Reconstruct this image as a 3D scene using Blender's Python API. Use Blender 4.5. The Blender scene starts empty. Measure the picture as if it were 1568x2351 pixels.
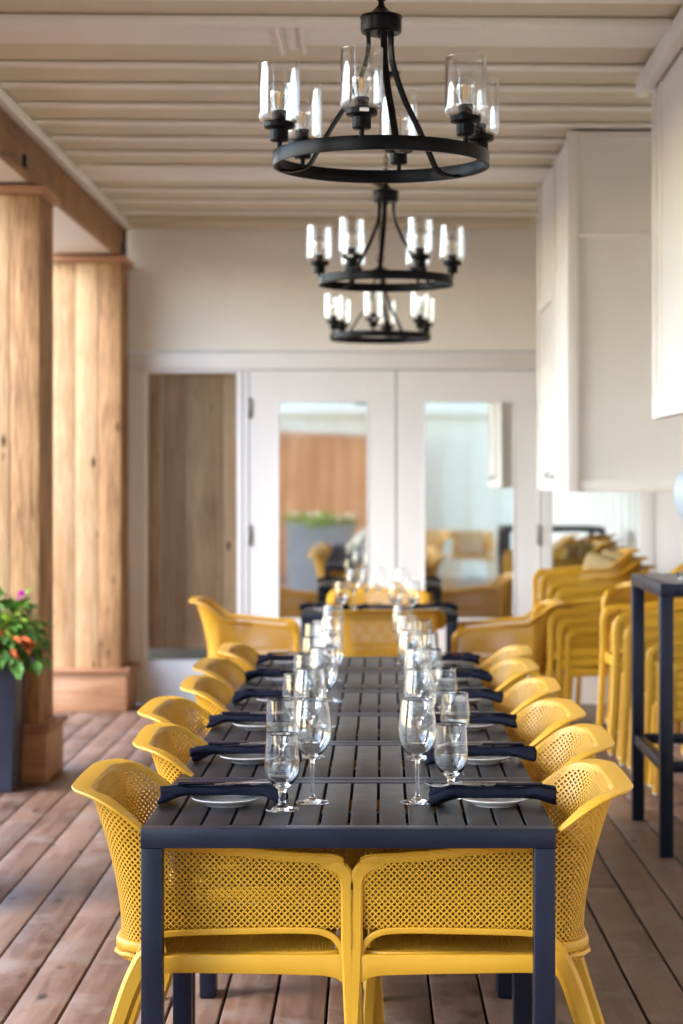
import bpy, bmesh, math, random
from math import sin, cos, pi, radians
from mathutils import Vector, Matrix, noise
random.seed(7)
S = bpy.context.scene
COL = S.collection
F = 4584.0; VX = 875.0; HY = 1108.0; CH = 1.507      # focal length and vanishing point in photo pixels (1568 wide), eye height
def wx(x, D): return (x - VX) / F * D
def wz(y, D): return CH - (y - HY) / F * D

# ------------------------------------------------------------------ materials
def newmat(name):
    m = bpy.data.materials.new(name); m.use_nodes = True
    nt = m.node_tree; b = nt.nodes['Principled BSDF']
    return m, nt, b
def N(nt, t, **kw):
    n = nt.nodes.new(t)
    for k, v in kw.items():
        if k in n.inputs.keys(): n.inputs[k].default_value = v
        else: setattr(n, k, v)
    return n
def ramp(nt, stops):
    r = nt.nodes.new('ShaderNodeValToRGB')
    e = r.color_ramp.elements
    while len(e) < len(stops): e.new(0.5)
    for i, (p, c) in enumerate(stops):
        e[i].position = p; e[i].color = (*c, 1)
    return r
def coords(nt, scale):
    tc = N(nt, 'ShaderNodeTexCoord'); mp = N(nt, 'ShaderNodeMapping'); mp.inputs['Scale'].default_value = scale
    nt.links.new(tc.outputs['Object'], mp.inputs['Vector']); return mp
def simple(name, col, rough=.5, spec=.5, metal=0, var=.0, scale=8, bump=0, bscale=200, coat=0):
    m, nt, b = newmat(name)
    b.inputs['Roughness'].default_value = rough; b.inputs['Metallic'].default_value = metal
    b.inputs['Specular IOR Level'].default_value = spec; b.inputs['Coat Weight'].default_value = coat
    b.inputs['Base Color'].default_value = (*col, 1)
    if var:
        mp = coords(nt, (1, 1, 1)); n = N(nt, 'ShaderNodeTexNoise', Scale=scale, Detail=5.0)
        nt.links.new(mp.outputs[0], n.inputs['Vector'])
        r = ramp(nt, [(.3, tuple(c * (1 - var) for c in col)), (.7, tuple(min(1, c * (1 + var)) for c in col))])
        nt.links.new(n.outputs['Fac'], r.inputs[0]); nt.links.new(r.outputs[0], b.inputs['Base Color'])
        r2 = N(nt, 'ShaderNodeMapRange'); r2.inputs['To Min'].default_value = max(.02, rough - .08); r2.inputs['To Max'].default_value = rough + .08
        nt.links.new(n.outputs['Fac'], r2.inputs['Value']); nt.links.new(r2.outputs[0], b.inputs['Roughness'])
    if bump:
        mp = coords(nt, (1, 1, 1)); n = N(nt, 'ShaderNodeTexNoise', Scale=bscale, Detail=3.0)
        nt.links.new(mp.outputs[0], n.inputs['Vector'])
        bp = N(nt, 'ShaderNodeBump', Strength=bump, Distance=.002)
        nt.links.new(n.outputs['Fac'], bp.inputs['Height']); nt.links.new(bp.outputs[0], b.inputs['Normal'])
    return m
def wood(name, dark, mid, light, axis='z', rough=.6, grain=1.0, knots=True, blotch=None):
    """boards: tone per board, long grain along the axis, knots"""
    m, nt, b = newmat(name)
    st = {'z': (1, 1, .07), 'y': (1, .07, 1), 'x': (.07, 1, 1)}[axis]
    geo = N(nt, 'ShaderNodeNewGeometry')
    tc = N(nt, 'ShaderNodeTexCoord')
    off = N(nt, 'ShaderNodeVectorMath', operation='MULTIPLY_ADD')
    comb = N(nt, 'ShaderNodeCombineXYZ')
    for i in range(3): nt.links.new(geo.outputs['Random Per Island'], comb.inputs[i])
    nt.links.new(comb.outputs[0], off.inputs[0]); off.inputs[1].default_value = (37, 71, 53)
    nt.links.new(tc.outputs['Object'], off.inputs[2])
    mp = N(nt, 'ShaderNodeMapping'); mp.inputs['Scale'].default_value = st
    nt.links.new(off.outputs[0], mp.inputs['Vector'])
    n1 = N(nt, 'ShaderNodeTexNoise', Scale=22.0 * grain, Detail=6.0, Distortion=1.2)
    n2 = N(nt, 'ShaderNodeTexNoise', Scale=90.0 * grain, Detail=3.0)
    for n in (n1, n2): nt.links.new(mp.outputs[0], n.inputs['Vector'])
    n3 = N(nt, 'ShaderNodeTexNoise', Scale=2.2, Detail=3.0); nt.links.new(off.outputs[0], n3.inputs['Vector'])
    a = N(nt, 'ShaderNodeMath', operation='MULTIPLY_ADD'); nt.links.new(n2.outputs['Fac'], a.inputs[0]); a.inputs[1].default_value = .35
    nt.links.new(n1.outputs['Fac'], a.inputs[2])
    a2 = N(nt, 'ShaderNodeMath', operation='MULTIPLY_ADD'); nt.links.new(n3.outputs['Fac'], a2.inputs[0]); a2.inputs[1].default_value = .7
    nt.links.new(a.outputs[0], a2.inputs[2])
    a3 = N(nt, 'ShaderNodeMath', operation='MULTIPLY_ADD'); nt.links.new(geo.outputs['Random Per Island'], a3.inputs[0]); a3.inputs[1].default_value = .42
    nt.links.new(a2.outputs[0], a3.inputs[2])
    r = ramp(nt, [(.42, dark), (.60, mid), (.80, light)])
    sc = N(nt, 'ShaderNodeMath', operation='MULTIPLY'); sc.inputs[1].default_value = .5
    nt.links.new(a3.outputs[0], sc.inputs[0]); nt.links.new(sc.outputs[0], r.inputs[0])
    col = r.outputs[0]
    if blotch:
        n4 = N(nt, 'ShaderNodeTexNoise', Scale=5.0, Detail=6.0, Roughness=.7); nt.links.new(off.outputs[0], n4.inputs['Vector'])
        rb = ramp(nt, [(.48, (0, 0, 0)), (.68, (1, 1, 1))]); nt.links.new(n4.outputs['Fac'], rb.inputs[0])
        mx = N(nt, 'ShaderNodeMix', data_type='RGBA'); mx.inputs['B'].default_value = (*blotch, 1)
        nt.links.new(rb.outputs[0], mx.inputs['Factor']); nt.links.new(col, mx.inputs['A']); col = mx.outputs['Result']
    if knots:
        mk = N(nt, 'ShaderNodeMapping'); mk.inputs['Scale'].default_value = tuple(.45 if c < 1 else 1.0 for c in st)
        nt.links.new(off.outputs[0], mk.inputs['Vector'])
        v = N(nt, 'ShaderNodeTexVoronoi', Scale=8.0); nt.links.new(mk.outputs[0], v.inputs['Vector'])
        rk = ramp(nt, [(.07, (1, 1, 1)), (.17, (0, 0, 0))]); nt.links.new(v.outputs['Distance'], rk.inputs[0])
        mx = N(nt, 'ShaderNodeMix', data_type='RGBA'); mx.inputs['B'].default_value = (*[c * .55 for c in dark], 1)
        nt.links.new(rk.outputs[0], mx.inputs['Factor']); nt.links.new(col, mx.inputs['A']); col = mx.outputs['Result']
    nt.links.new(col, b.inputs['Base Color'])
    rr = N(nt, 'ShaderNodeMapRange'); rr.inputs['To Min'].default_value = rough - .12; rr.inputs['To Max'].default_value = rough + .12
    nt.links.new(n1.outputs['Fac'], rr.inputs['Value']); nt.links.new(rr.outputs[0], b.inputs['Roughness'])
    bp = N(nt, 'ShaderNodeBump', Strength=.25, Distance=.003)
    nt.links.new(a.outputs[0], bp.inputs['Height']); nt.links.new(bp.outputs[0], b.inputs['Normal'])
    return m
def glassmat(name, tint=(1, 1, 1), ior=1.5):
    m, nt, b = newmat(name)
    b.inputs['Base Color'].default_value = (*tint, 1); b.inputs['Roughness'].default_value = 0.0
    b.inputs['Transmission Weight'].default_value = 1.0; b.inputs['IOR'].default_value = ior
    return m
def thinglass(name, tint=(.985, .99, .99), k=.8, power=1.6, base=.035):
    """thin clear glass wall: straight-through transmission and a sharp reflection that grows towards grazing"""
    m = bpy.data.materials.new(name); m.use_nodes = True; nt = m.node_tree; nt.nodes.clear()
    o = N(nt, 'ShaderNodeOutputMaterial'); mx = N(nt, 'ShaderNodeMixShader')
    t = N(nt, 'ShaderNodeBsdfTransparent'); t.inputs[0].default_value = (*tint, 1)
    g = N(nt, 'ShaderNodeBsdfGlossy'); g.inputs['Roughness'].default_value = .005
    lw = N(nt, 'ShaderNodeLayerWeight'); lw.inputs['Blend'].default_value = .5
    pw = N(nt, 'ShaderNodeMath', operation='POWER'); pw.inputs[1].default_value = power
    ml = N(nt, 'ShaderNodeMath', operation='MULTIPLY_ADD'); ml.inputs[1].default_value = k; ml.inputs[2].default_value = base; ml.use_clamp = True
    nt.links.new(lw.outputs['Facing'], pw.inputs[0]); nt.links.new(pw.outputs[0], ml.inputs[0]); nt.links.new(ml.outputs[0], mx.inputs[0])
    nt.links.new(t.outputs[0], mx.inputs[1]); nt.links.new(g.outputs[0], mx.inputs[2]); nt.links.new(mx.outputs[0], o.inputs[0])
    return m
def pane(name, refl, tint=(.93, .93, .89)):
    m = bpy.data.materials.new(name); m.use_nodes = True; nt = m.node_tree; nt.nodes.clear()
    o = N(nt, 'ShaderNodeOutputMaterial'); mx = N(nt, 'ShaderNodeMixShader'); mx.inputs[0].default_value = refl
    t = N(nt, 'ShaderNodeBsdfTransparent'); t.inputs[0].default_value = (*tint, 1)
    g = N(nt, 'ShaderNodeBsdfGlossy'); g.inputs['Color'].default_value = (*tint, 1); g.inputs['Roughness'].default_value = .03
    nz = N(nt, 'ShaderNodeTexNoise', Scale=1.6, Detail=1.0); tc = N(nt, 'ShaderNodeTexCoord'); nt.links.new(tc.outputs['Object'], nz.inputs['Vector'])
    bp = N(nt, 'ShaderNodeBump', Strength=.06, Distance=.02); nt.links.new(nz.outputs['Fac'], bp.inputs['Height']); nt.links.new(bp.outputs[0], g.inputs['Normal'])
    nt.links.new(t.outputs[0], mx.inputs[1]); nt.links.new(g.outputs[0], mx.inputs[2]); nt.links.new(mx.outputs[0], o.inputs[0])
    return m
M = dict(
    yellow=simple('yellow_plastic', (.57, .310, .022), .42, .45, var=.035, scale=5, bump=.12, bscale=900),
    table=simple('charcoal_aluminium', (.007, .010, .024), .34, .28, var=.14, scale=12, bump=.25, bscale=500),
    slats=simple('charcoal_slats', (.014, .014, .017), .36, .45, var=.18, scale=14, bump=.4, bscale=350),  # grey reflection on the tabletop is put into this lighter colour
    black=simple('black_metal', (.003, .003, .0035), .32, .12, var=.2, scale=20, bump=.1, bscale=400),
    paint=simple('white_paint', (.86, .84, .80), .5, .4, var=.025, scale=3, bump=.25, bscale=60),
    ceil=simple('cream_paint', (.66, .60, .47), .55, .35, var=.05, scale=2, bump=.3, bscale=40),
    door=simple('white_door_paint', (.83, .83, .84), .35, .5, var=.015, scale=3, bump=.1, bscale=60),
    steel=simple('stainless_steel', (.7, .7, .72), .18, .5, 1),
    hinge=simple('grey_hinge_metal', (.22, .22, .23), .4, .5, .6),
    china=simple('white_china', (.80, .80, .82), .12, .5, coat=.3),
    handle=simple('black_knife_handle', (.008, .010, .02), .2, .5),
    cloth=simple('navy_napkin_cloth', (.0045, .0065, .018), .92, .15, var=.2, scale=30, bump=.6, bscale=900),
    planter=simple('dark_blue_planter_metal', (.022, .028, .050), .42, .5, var=.15, scale=6, bump=.1),
    greyplanter=simple('pale_grey_planter', (.36, .38, .40), .6, .4, var=.06),
    cushion=simple('tan_cushion_cloth', (.36, .27, .13), .9, .2, var=.12, scale=40, bump=.4, bscale=500),
    seatpad=simple('dark_seat_pad', (.10, .075, .045), .9, .2, var=.1, scale=30),
    glide=simple('white_glide_plastic', (.7, .7, .7), .4),
    leaf=simple('green_leaves', (.09, .22, .035), .5, .4, var=.55, scale=14),
    leafo=simple('orange_leaves', (.62, .15, .05), .5, .4, var=.45, scale=25),
    leafy=simple('lime_leaves', (.25, .36, .04), .5, .4, var=.3, scale=25),
    magenta=simple('magenta_petals', (.60, .02, .45), .6, .3, var=.25, scale=80),
    mauve=simple('mauve_petals', (.42, .16, .38), .6, .3, var=.2, scale=80),
    whitep=simple('pale_petals', (.75, .75, .6), .6, .3, var=.1, scale=50),
    soil=simple('dark_soil', (.03, .02, .014), .95, .1, var=.3, scale=40),
    ground=simple('pale_paving', (.30, .30, .27), .85, .3, var=.12, scale=1.5, bump=.4, bscale=30),
    under=simple('under_deck_shade', (.015, .011, .009), .95, .1, var=.2),  # near-black colour stands for the shade in the deck gaps
    interior=simple('painted_dim_interior', (.09, .085, .075), .8, .2, var=.15, scale=2),
    shade=simple('pale_blue_shade', (.45, .52, .60), .35, .5, var=.03),
    led=simple('yellow_led_filament', (.95, .48, .06), .4),
    bulbpost=simple('white_bulb_post', (.8, .8, .8), .3),
    sticker=simple('white_sticker', (.8, .8, .8), .5),
    ink=simple('dark_ink', (.05, .05, .05), .6),
    siding=simple('pale_green_siding', (.84, .80, .66), .5, .4, var=.04),
    cedar=wood('cedar_boards', (.16, .070, .024), (.42, .232, .100), (.61, .405, .225), 'z', .68, 1.9),
    cedarb=wood('aged_beam_wood', (.12, .055, .020), (.25, .125, .050), (.36, .20, .09), 'y', .7),
    cedarx=wood('cedar_cap_boards', (.20, .08, .035), (.36, .17, .08), (.50, .28, .16), 'x', .6),
    fence=wood('orange_fence_boards', (.48, .19, .07), (.64, .27, .10), (.74, .36, .16), 'z', .65, 1, False),
    brownp=wood('brown_panel_boards', (.18, .095, .052), (.36, .215, .125), (.52, .34, .20), 'z', .6),
    deck=wood('weathered_deck_boards', (.060, .029, .018), (.136, .072, .047), (.215, .134, .095), 'y', .5, .9, True, (.20, .145, .12)),
    glass=glassmat('clear_glass', (.985, .995, 1.0)),
    glassb=glassmat('bluish_glass', (.95, .985, 1.0)),
    thin=thinglass('thin_lamp_glass'), thinw=thinglass('thin_bowl_glass', (.975,.985,.99), .8, 2.6, .05),
    mirror=pane('door_glass', .74), mirrorg=pane('side_window_glass', .035, (.92, .93, .92)),
    mirrorr=pane('right_window_glass', .85, (.90, .96, .97)),
)

# ------------------------------------------------------------------ helpers
def link(name, bm, mat, parent=None, smooth=False, bevel=0, seg=2, auto=None):
    me = bpy.data.meshes.new(name)
    bmesh.ops.recalc_face_normals(bm, faces=bm.faces)
    bm.to_mesh(me); bm.free()
    o = bpy.data.objects.new(name, me); COL.objects.link(o)
    me.materials.append(M[mat] if isinstance(mat, str) else mat)
    if smooth:
        for p in me.polygons: p.use_smooth = True
    if bevel:
        md = o.modifiers.new('bevel', 'BEVEL'); md.width = bevel; md.segments = seg; md.limit_method = 'ANGLE'; md.angle_limit = radians(40)
        for p in me.polygons: p.use_smooth = True
        md.harden_normals = False
    if (smooth or bevel) and auto:
        try: me.set_sharp_from_angle(angle=radians(auto))
        except Exception: pass
    if parent: o.parent = parent
    return o
def box(bm, x0, x1, y0, y1, z0, z1, mtx=None):
    vs = [bm.verts.new(v) for v in [(x0, y0, z0), (x1, y0, z0), (x1, y1, z0), (x0, y1, z0), (x0, y0, z1), (x1, y0, z1), (x1, y1, z1), (x0, y1, z1)]]
    for f in [(0, 3, 2, 1), (4, 5, 6, 7), (0, 1, 5, 4), (1, 2, 6, 5), (2, 3, 7, 6), (3, 0, 4, 7)]: bm.faces.new([vs[i] for i in f])
    if mtx:
        for v in vs: v.co = mtx @ v.co
    return vs
def boxes(*bs):
    bm = bmesh.new()
    for b in bs: box(bm, *b)
    return bm
def lathe(bm, prof, n=32, c=(0, 0, 0), close=False, mtx=None):
    rings = []
    for r, z in prof:
        if r < 1e-6: rings.append([bm.verts.new((c[0], c[1], c[2] + z))])
        else: rings.append([bm.verts.new((c[0] + r * cos(2 * pi * i / n), c[1] + r * sin(2 * pi * i / n), c[2] + z)) for i in range(n)])
    pairs = list(zip(rings, rings[1:])) + ([(rings[-1], rings[0])] if close else [])
    for a, b in pairs:
        for i in range(n):
            j = (i + 1) % n
            if len(a) == 1 and len(b) == 1: continue
            if len(a) == 1: bm.faces.new((a[0], b[i], b[j]))
            elif len(b) == 1: bm.faces.new((a[i], a[j], b[0]))
            else: bm.faces.new((a[i], a[j], b[j], b[i]))
    if mtx:
        for r in rings:
            for v in r: v.co = mtx @ v.co
    return bm
def sweep(bm, sections, cap=True, closed=False):
    rs = [[bm.verts.new(p) for p in s] for s in sections]
    n = len(rs[0])
    prs = list(zip(rs, rs[1:])) + ([(rs[-1], rs[0])] if closed else [])
    for a, b in prs:
        for i in range(n):
            j = (i + 1) % n; bm.faces.new((a[i], a[j], b[j], b[i]))
    if cap and not closed: bm.faces.new(rs[0][::-1]); bm.faces.new(rs[-1])
def bar(bm, path, w, t, side=Vector((0, 1, 0)), n=4, taper=None, ch=.25):
    """rectangular (chamfered) bar swept along a path; w across 'side', t in the other direction"""
    secs = []
    P = [Vector(p) for p in path]
    for i, p in enumerate(P):
        d = ((P[min(i + 1, len(P) - 1)] - P[max(i - 1, 0)])).normalized()
        s = (side - d * side.dot(d)).normalized(); u = d.cross(s)
        k = taper[i] if taper else 1
        hw, ht = w * k / 2, t * k / 2; c = min(hw, ht) * ch
        pts = [(-hw + c, -ht), (hw - c, -ht), (hw, -ht + c), (hw, ht - c), (hw - c, ht), (-hw + c, ht), (-hw, ht - c), (-hw, -ht + c)]
        secs.append([p + s * a + u * b for a, b in pts])
    sweep(bm, secs)
def tube(bm, path, r, n=8, rad=None, closed=False):
    P = [Vector(p) for p in path]; secs = []; up = Vector((0, 0, 1))
    for i, p in enumerate(P):
        if closed: d = (P[(i + 1) % len(P)] - P[i - 1]).normalized()
        else: d = (P[min(i + 1, len(P) - 1)] - P[max(i - 1, 0)]).normalized()
        a = d.cross(up if abs(d.z) < .95 else Vector((1, 0, 0))).normalized(); b = d.cross(a)
        k = rad[i] if rad else r
        secs.append([p + a * (k * cos(2 * pi * j / n)) + b * (k * sin(2 * pi * j / n)) for j in range(n)])
    sweep(bm, secs, closed=closed)
def curve(pts, n=6):
    """Catmull-Rom through points"""
    P = [Vector(p) for p in pts]; out = []
    Q = [P[0] * 2 - P[1]] + P + [P[-1] * 2 - P[-2]]
    for i in range(1, len(Q) - 2):
        for k in range(n):
            t = k / n; a, b, c, d = Q[i - 1], Q[i], Q[i + 1], Q[i + 2]
            out.append(.5 * ((2 * b) + (c - a) * t + (2 * a - 5 * b + 4 * c - d) * t * t + (3 * b - a - 3 * c + d) * t ** 3))
    out.append(P[-1]); return out
def tag(o, label=None, cat=None, group=None, kind=None):
    if label: o['label'] = label
    if cat: o['category'] = cat
    if group: o['group'] = group
    if kind: o['kind'] = kind
    return o
def thing(name, label, cat, loc=(0, 0, 0), rz=0, group=None):
    o = bpy.data.objects.new(name, None); COL.objects.link(o); o.empty_display_size = .1
    o.location = loc; o.rotation_euler = (0, 0, rz)
    return tag(o, label, cat, group)
def copy_tree(o, label=None, loc=None, rz=None, parent=None):
    c = o.copy(); COL.objects.link(c)
    if parent is not None: c.parent = parent
    if label: c['label'] = label
    if loc is not None: c.location = loc
    if rz is not None: c.rotation_euler = (0, 0, rz)
    for ch in list(o.children): copy_tree(ch, parent=c)
    return c
def sstep(a, b, x):
    t = max(0, min(1, (x - a) / (b - a))); return t * t * (3 - 2 * t)
ORD = ['first', 'second', 'third', 'fourth', 'fifth', 'sixth']

# ------------------------------------------------------------------ ground, deck
bm = bmesh.new(); box(bm, -400, 400, -400, 400, -.6, -.42)
tag(link('ground', bm, 'ground'), kind='structure', label='pale paving around the deck', cat='ground')
bm = bmesh.new(); box(bm, -9, 2.6, -5.2, 13.55, -.20, -.06)
tag(link('deck_gap_shade', bm, 'under'), kind='structure', label='dark sheet painted as shade under the deck boards', cat='deck')
bm = bmesh.new()
pw, gp = .142, .0085
x = -9.0; k = 0
MD = Matrix.Rotation(radians(.31), 4, 'Z')
while x < 2.6:
    y = -5.2 - random.random() * 2.5
    while y < 13.6:
        L = random.choice((3.0, 3.6, 4.2)); y1 = min(y + L, 13.62); y0 = max(y, -5.2)
        if y1 - y0 > .05:
            dz = random.uniform(-.0018, 0); box(bm, x, x + pw, y0 + .002, y1 - .002, -.032, dz, MD)
        y += L
    x += pw + gp
tag(link('deck', bm, 'deck', bevel=.0035, seg=2), kind='structure', label='weathered reddish brown deck boards', cat='deck')

bm = bmesh.new(); x = -9.0
while x < 2.6:
    if x > -3.4:
        y = 4.9
        while y < 13.5:
            for q in (.03, pw - .03):
                a, b = x + q + random.uniform(-.004, .004), y + random.uniform(-.006, .006)
                vs_ = [bm.verts.new(MD @ Vector((a + .0042 * cos(pi * k / 3), b + .0042 * sin(pi * k / 3), .0006))) for k in range(6)]; bm.faces.new(vs_)
            y += .406
    x += pw + gp
tag(link('deck_screws', bm, 'hinge'), kind='structure', label='rows of screw heads in the deck boards', cat='deck')

# ------------------------------------------------------------------ the porch ceiling
roof = thing('porch_ceiling', 'cream painted porch ceiling with narrow battens above the long table', 'ceiling', (0, 0, 3.257))
PHI = .030
def slab(bm, D, w, z0, z1, x0=-1.678, x1=2.28, ph=PHI):
    y = lambda X: D + ph * (X + .6)
    a = [(x0, y(x0) - w / 2), (x1, y(x1) - w / 2), (x1, y(x1) + w / 2), (x0, y(x0) + w / 2)]
    v = [bm.verts.new((p[0], p[1], z)) for z in (z0, z1) for p in a]
    for f in [(0, 3, 2, 1), (4, 5, 6, 7), (0, 1, 5, 4), (1, 2, 6, 5), (2, 3, 7, 6), (3, 0, 4, 7)]: bm.faces.new([v[i] for i in f])
bm = bmesh.new(); box(bm, -1.98, 2.34, -4.4, 13.62, .018, .10)  # unseen stretch behind the camera added to darken the near chairs
link('ceiling_board', bm, 'ceil', roof)
for D in (-.9, 0, .9, 1.8, 2.7, 3.15, 3.6, 4.05, 4.5, 4.95, 5.4, 5.85, 6.3, 6.76, 7.21, 8.42, 8.86, 9.32, 9.77, 10.22, 10.67, 12.0, 12.47, 13.02):
    bm = bmesh.new(); slab(bm, D, .085, 0, .013)
    link('batten', bm, 'paint', roof, bevel=.004)
for D, w in ((7.80, .34), (11.34, .50)):
    bm = bmesh.new(); slab(bm, D, w, -.004, .013)
    link('wide_board', bm, 'paint', roof, bevel=.004)
bm = bmesh.new(); slab(bm, 7.555, .055, -.022, .012); link('batten', bm, 'paint', roof, bevel=.004)
bm = bmesh.new()
for xx in (-.405, -.315): box(bm, xx, xx + .016, 7.62, 8.05, -.026, -.006)
box(bm, -.37, -.33, 7.62, 8.02, -.012, -.006)
link('joint_cover', bm, 'paint', roof, bevel=.002)
bm = bmesh.new(); box(bm, -1.68, .99, 13.30, 13.56, -.03, .016); link('wall_trim', bm, 'ceil', roof, bevel=.004)
# beam on the posts
beam = thing('wooden_beam', 'long brown wooden beam running back above the cedar pillars', 'beam', (-1.98, 9, 3.07))
bm = bmesh.new()
for i, (a, b) in enumerate(((-6, -1.8), (-1.797, 1.6), (1.603, 4.5))): box(bm, .214, .252, a, b, -.062, .166)
link('fascia_plank', bm, 'cedarb', beam, bevel=.004)
bm = bmesh.new(); box(bm, .253, .298, -6, 4.5, .140, .186); link('white_trim', bm, 'paint', beam, bevel=.004)
bm = bmesh.new(); box(bm, -.22, .212, -6, 4.5, -.054, .18); link('soffit', bm, 'paint', beam, bevel=.004)
bm = bmesh.new(); box(bm, .253, .268, 4.40, 4.44, -.06, .138); box(bm, .253, .264, 4.28, 4.37, -.05, .03); box(bm, .253, .266, .62, .70, -.04, .02)
link('bracket', bm, 'black', beam, bevel=.003)

# ------------------------------------------------------------------ cedar pillars
def pillar(label, xr, yf, w, d, plx):
    t = thing('cedar_pillar', label, 'pillar', (xr - w / 2, yf + d / 2, 0), 0, 'cedar clad pillars under the beam')
    bm = bmesh.new(); hw, hd = w / 2, d / 2
    n = 4; bw = w / n
    for i in range(n):
        box(bm, -hw + i * bw + .001, -hw + (i + 1) * bw - .001, -hd - random.uniform(0, .002), -hd + .02, .288, 2.957)
        box(bm, -hw + i * bw + .001, -hw + (i + 1) * bw - .001, hd - .02, hd, .288, 2.957)
    m_ = 3; bd = (d - .044) / m_
    for i in range(m_):
        box(bm, hw - .02, hw - random.uniform(0, .002), -hd + .022 + i * bd, -hd + .022 + (i + 1) * bd - .002, .288, 2.957)
        box(bm, -hw, -hw + .02, -hd + .022 + i * bd, -hd + .022 + (i + 1) * bd - .002, .288, 2.957)
    link('cladding', bm, 'cedar', t, bevel=.003)
    bm = bmesh.new(); o = .045
    o = .032; box(bm, -hw - o, hw + o, -hd - o, hd + o, 2.958, 3.002)
    link('capital', bm, 'cedarx', t, bevel=.004)
    bm = bmesh.new(); o = .045
    box(bm, -hw - o, hw + o, -hd - o - .01, hd + o, 0, .25); box(bm, -hw - o - .02, hw + o + .02, -hd - o - .03, hd + o + .02, .253, .287)
    link('plinth', bm, 'cedarx', t, bevel=.004)
    return t
pillar('nearer cedar pillar standing behind the navy planter at the left photo edge', -1.72, 10.05, .60, .43, 0)
pillar('farther cedar pillar standing against the white end wall', -1.715, 13.16, .60, .40, 0)

pillar('unseen cedar pillar added left of view to shade near chairs, beside the long table', -1.72, 6.95, .60, .43, 0)  # unseen pillar added to cut side light on the near chairs
pillar('unseen cedar pillar added to shade near chairs, the nearest one to the camera', -1.72, 3.85, .60, .43, 0)  # second added pillar out of view, blocks more light from the left

# ------------------------------------------------------------------ end wall with doors
DW = 13.6
X = lambda x: wx(x, DW); Z = lambda y: wz(y, DW)
wall = thing('end_wall', 'cream end wall of the porch around the double glass doors', 'wall', (0, DW, 0))
def wbox(bm, xa, xb, ya, yb, d0, d1): box(bm, X(xa), X(xb), d0, d1, Z(yb), Z(ya))
ZB = 0.0
bm = bmesh.new(); box(bm, -2.6, 2.34, 0, .12, Z(806), 3.40); link('upper_panel', bm, 'paint', wall)
bm = bmesh.new(); wbox(bm, 296, 1268, 809, 849, -.022, .10); link('header_trim', bm, 'door', wall, bevel=.004)
bm = bmesh.new()
wbox(bm, 296, 322, 849.5, 1615, -.008, .10); wbox(bm, 323, 338, 849.5, 1615, -.022, .10)
link('corner_post', bm, 'paint', wall, bevel=.004)
bm = bmesh.new()
wbox(bm, 339, 543, 849.5, 857, -.018, .10); wbox(bm, 544, 558, 849.5, 1615, -.018, .10); wbox(bm, 559.5, 571, 849.5, 1615, -.012, .10)
box(bm, X(339), X(543.5), -.016, .1, 0, Z(1516))
fr = link('window', bm, 'door', wall, bevel=.003); tag(fr, label='tall narrow side window left of the doors')
bm = bmesh.new(); box(bm, X(337), X(545), .03, .036, Z(1518), Z(855)); link('pane', bm, 'mirrorg', fr)
bm = bmesh.new()
xs = [338, 372, 424, 509, 560]
for a, b in zip(xs, xs[1:]): box(bm, X(a) + .003, X(b) - .003, .055 + random.random() * .01, .09, Z(1490), Z(820))
bp_ = link('panelling', bm, 'brownp', wall, bevel=.003)
bm = bmesh.new(); box(bm, -2.6, 2.34, .9, 1.0, 0, 2.4); box(bm, X(560), X(575), .1, .9, 0, 2.4); link('dark_room_backing', bm, 'interior', wall)  # dark backing, its colour stands for the unlit room behind the glass
bm = bmesh.new(); box(bm, -2.6, X(295), 0, .1, 0, Z(807)); link('left_return', bm, 'paint', wall)
# right part of the wall
bm = bmesh.new(); wbox(bm, 1240, 1268, 849.5, 1640, -.012, .1); 
box(bm, X(1238), X(1240) - .001, -.018, .1, 0, Z(850)); link('door_jamb', bm, 'door', wall, bevel=.003)
bm = bmesh.new()
box(bm, X(1268.5), 2.34, 0, .1, Z(1120), Z(807)); box(bm, X(1268.5), X(1466), 0, .1, 0, Z(1440))
link('right_panel', bm, 'paint', wall)
bm = bmesh.new()
box(bm, X(1466.5), X(1500), -.010, .1, 0, Z(1121)); box(bm, X(1500), 2.34, 0, .1, 0, Z(1121))
link('right_boards', bm, 'door', wall, bevel=.003)
bm = bmesh.new(); box(bm, X(1262), X(1470), .04, .046, Z(1445), Z(1116)); 
tag(link('right_window', bm, 'mirrorr', wall), label='low window under the wall box, pale reflections')
def door(label, xa, xb, hx):
    cx = X((xa + xb) / 2)
    t = thing('glass_door', label, 'door', (cx, DW - .006, .012), 0, 'double glass doors in the end wall')
    a, b = X(xa) - cx, X(xb) - cx; top = Z(851) - .012; gt = Z(920) - .012; gb = Z(1424) - .012
    ga = a + (X(636) - X(573)); gb2 = ga + (X(846) - X(636))
    if hx > 0: ga = X(972) - cx; gb2 = X(1182) - cx
    bm = boxes((a, ga, 0, .045, 0, top), (gb2, b, 0, .045, 0, top), (ga + .0005, gb2 - .0005, .0005, .0445, gt, top - .0005), (ga + .0005, gb2 - .0005, .0005, .0445, 0.0005, gb))
    link('door_frame', bm, 'door', t)
    bm = bmesh.new(); g = .012
    for q in ((ga, ga + g, -.004, .02, gb, gt), (gb2 - g, gb2, -.004, .02, gb, gt), (ga + g, gb2 - g, -.004, .02, gt - g, gt), (ga + g, gb2 - g, -.004, .02, gb, gb + g)): box(bm, *q)
    link('glazing_bead', bm, 'door', t, bevel=.002)
    bm = bmesh.new(); box(bm, ga - .01, gb2 + .01, .02, .026, gb - .01, gt + .01); link('pane', bm, 'mirror', t)
    for y in (937, 1228, 1520):
        bm = bmesh.new(); hz = Z(y) - .012; e = a if hx < 0 else b
        box(bm, e - .012, e + .012, -.012, .004, hz - .065, hz + .065)
        lathe(bm, [(0, hz - .07), (.008, hz - .07), (.008, hz + .07), (0, hz + .07)], 10, (e, -.014, 0))
        link('hinge', bm, 'hinge', t, bevel=.001)
    return t
door('left glass door with hinges beside the brown side window', 573.5, 908, -1)
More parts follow.
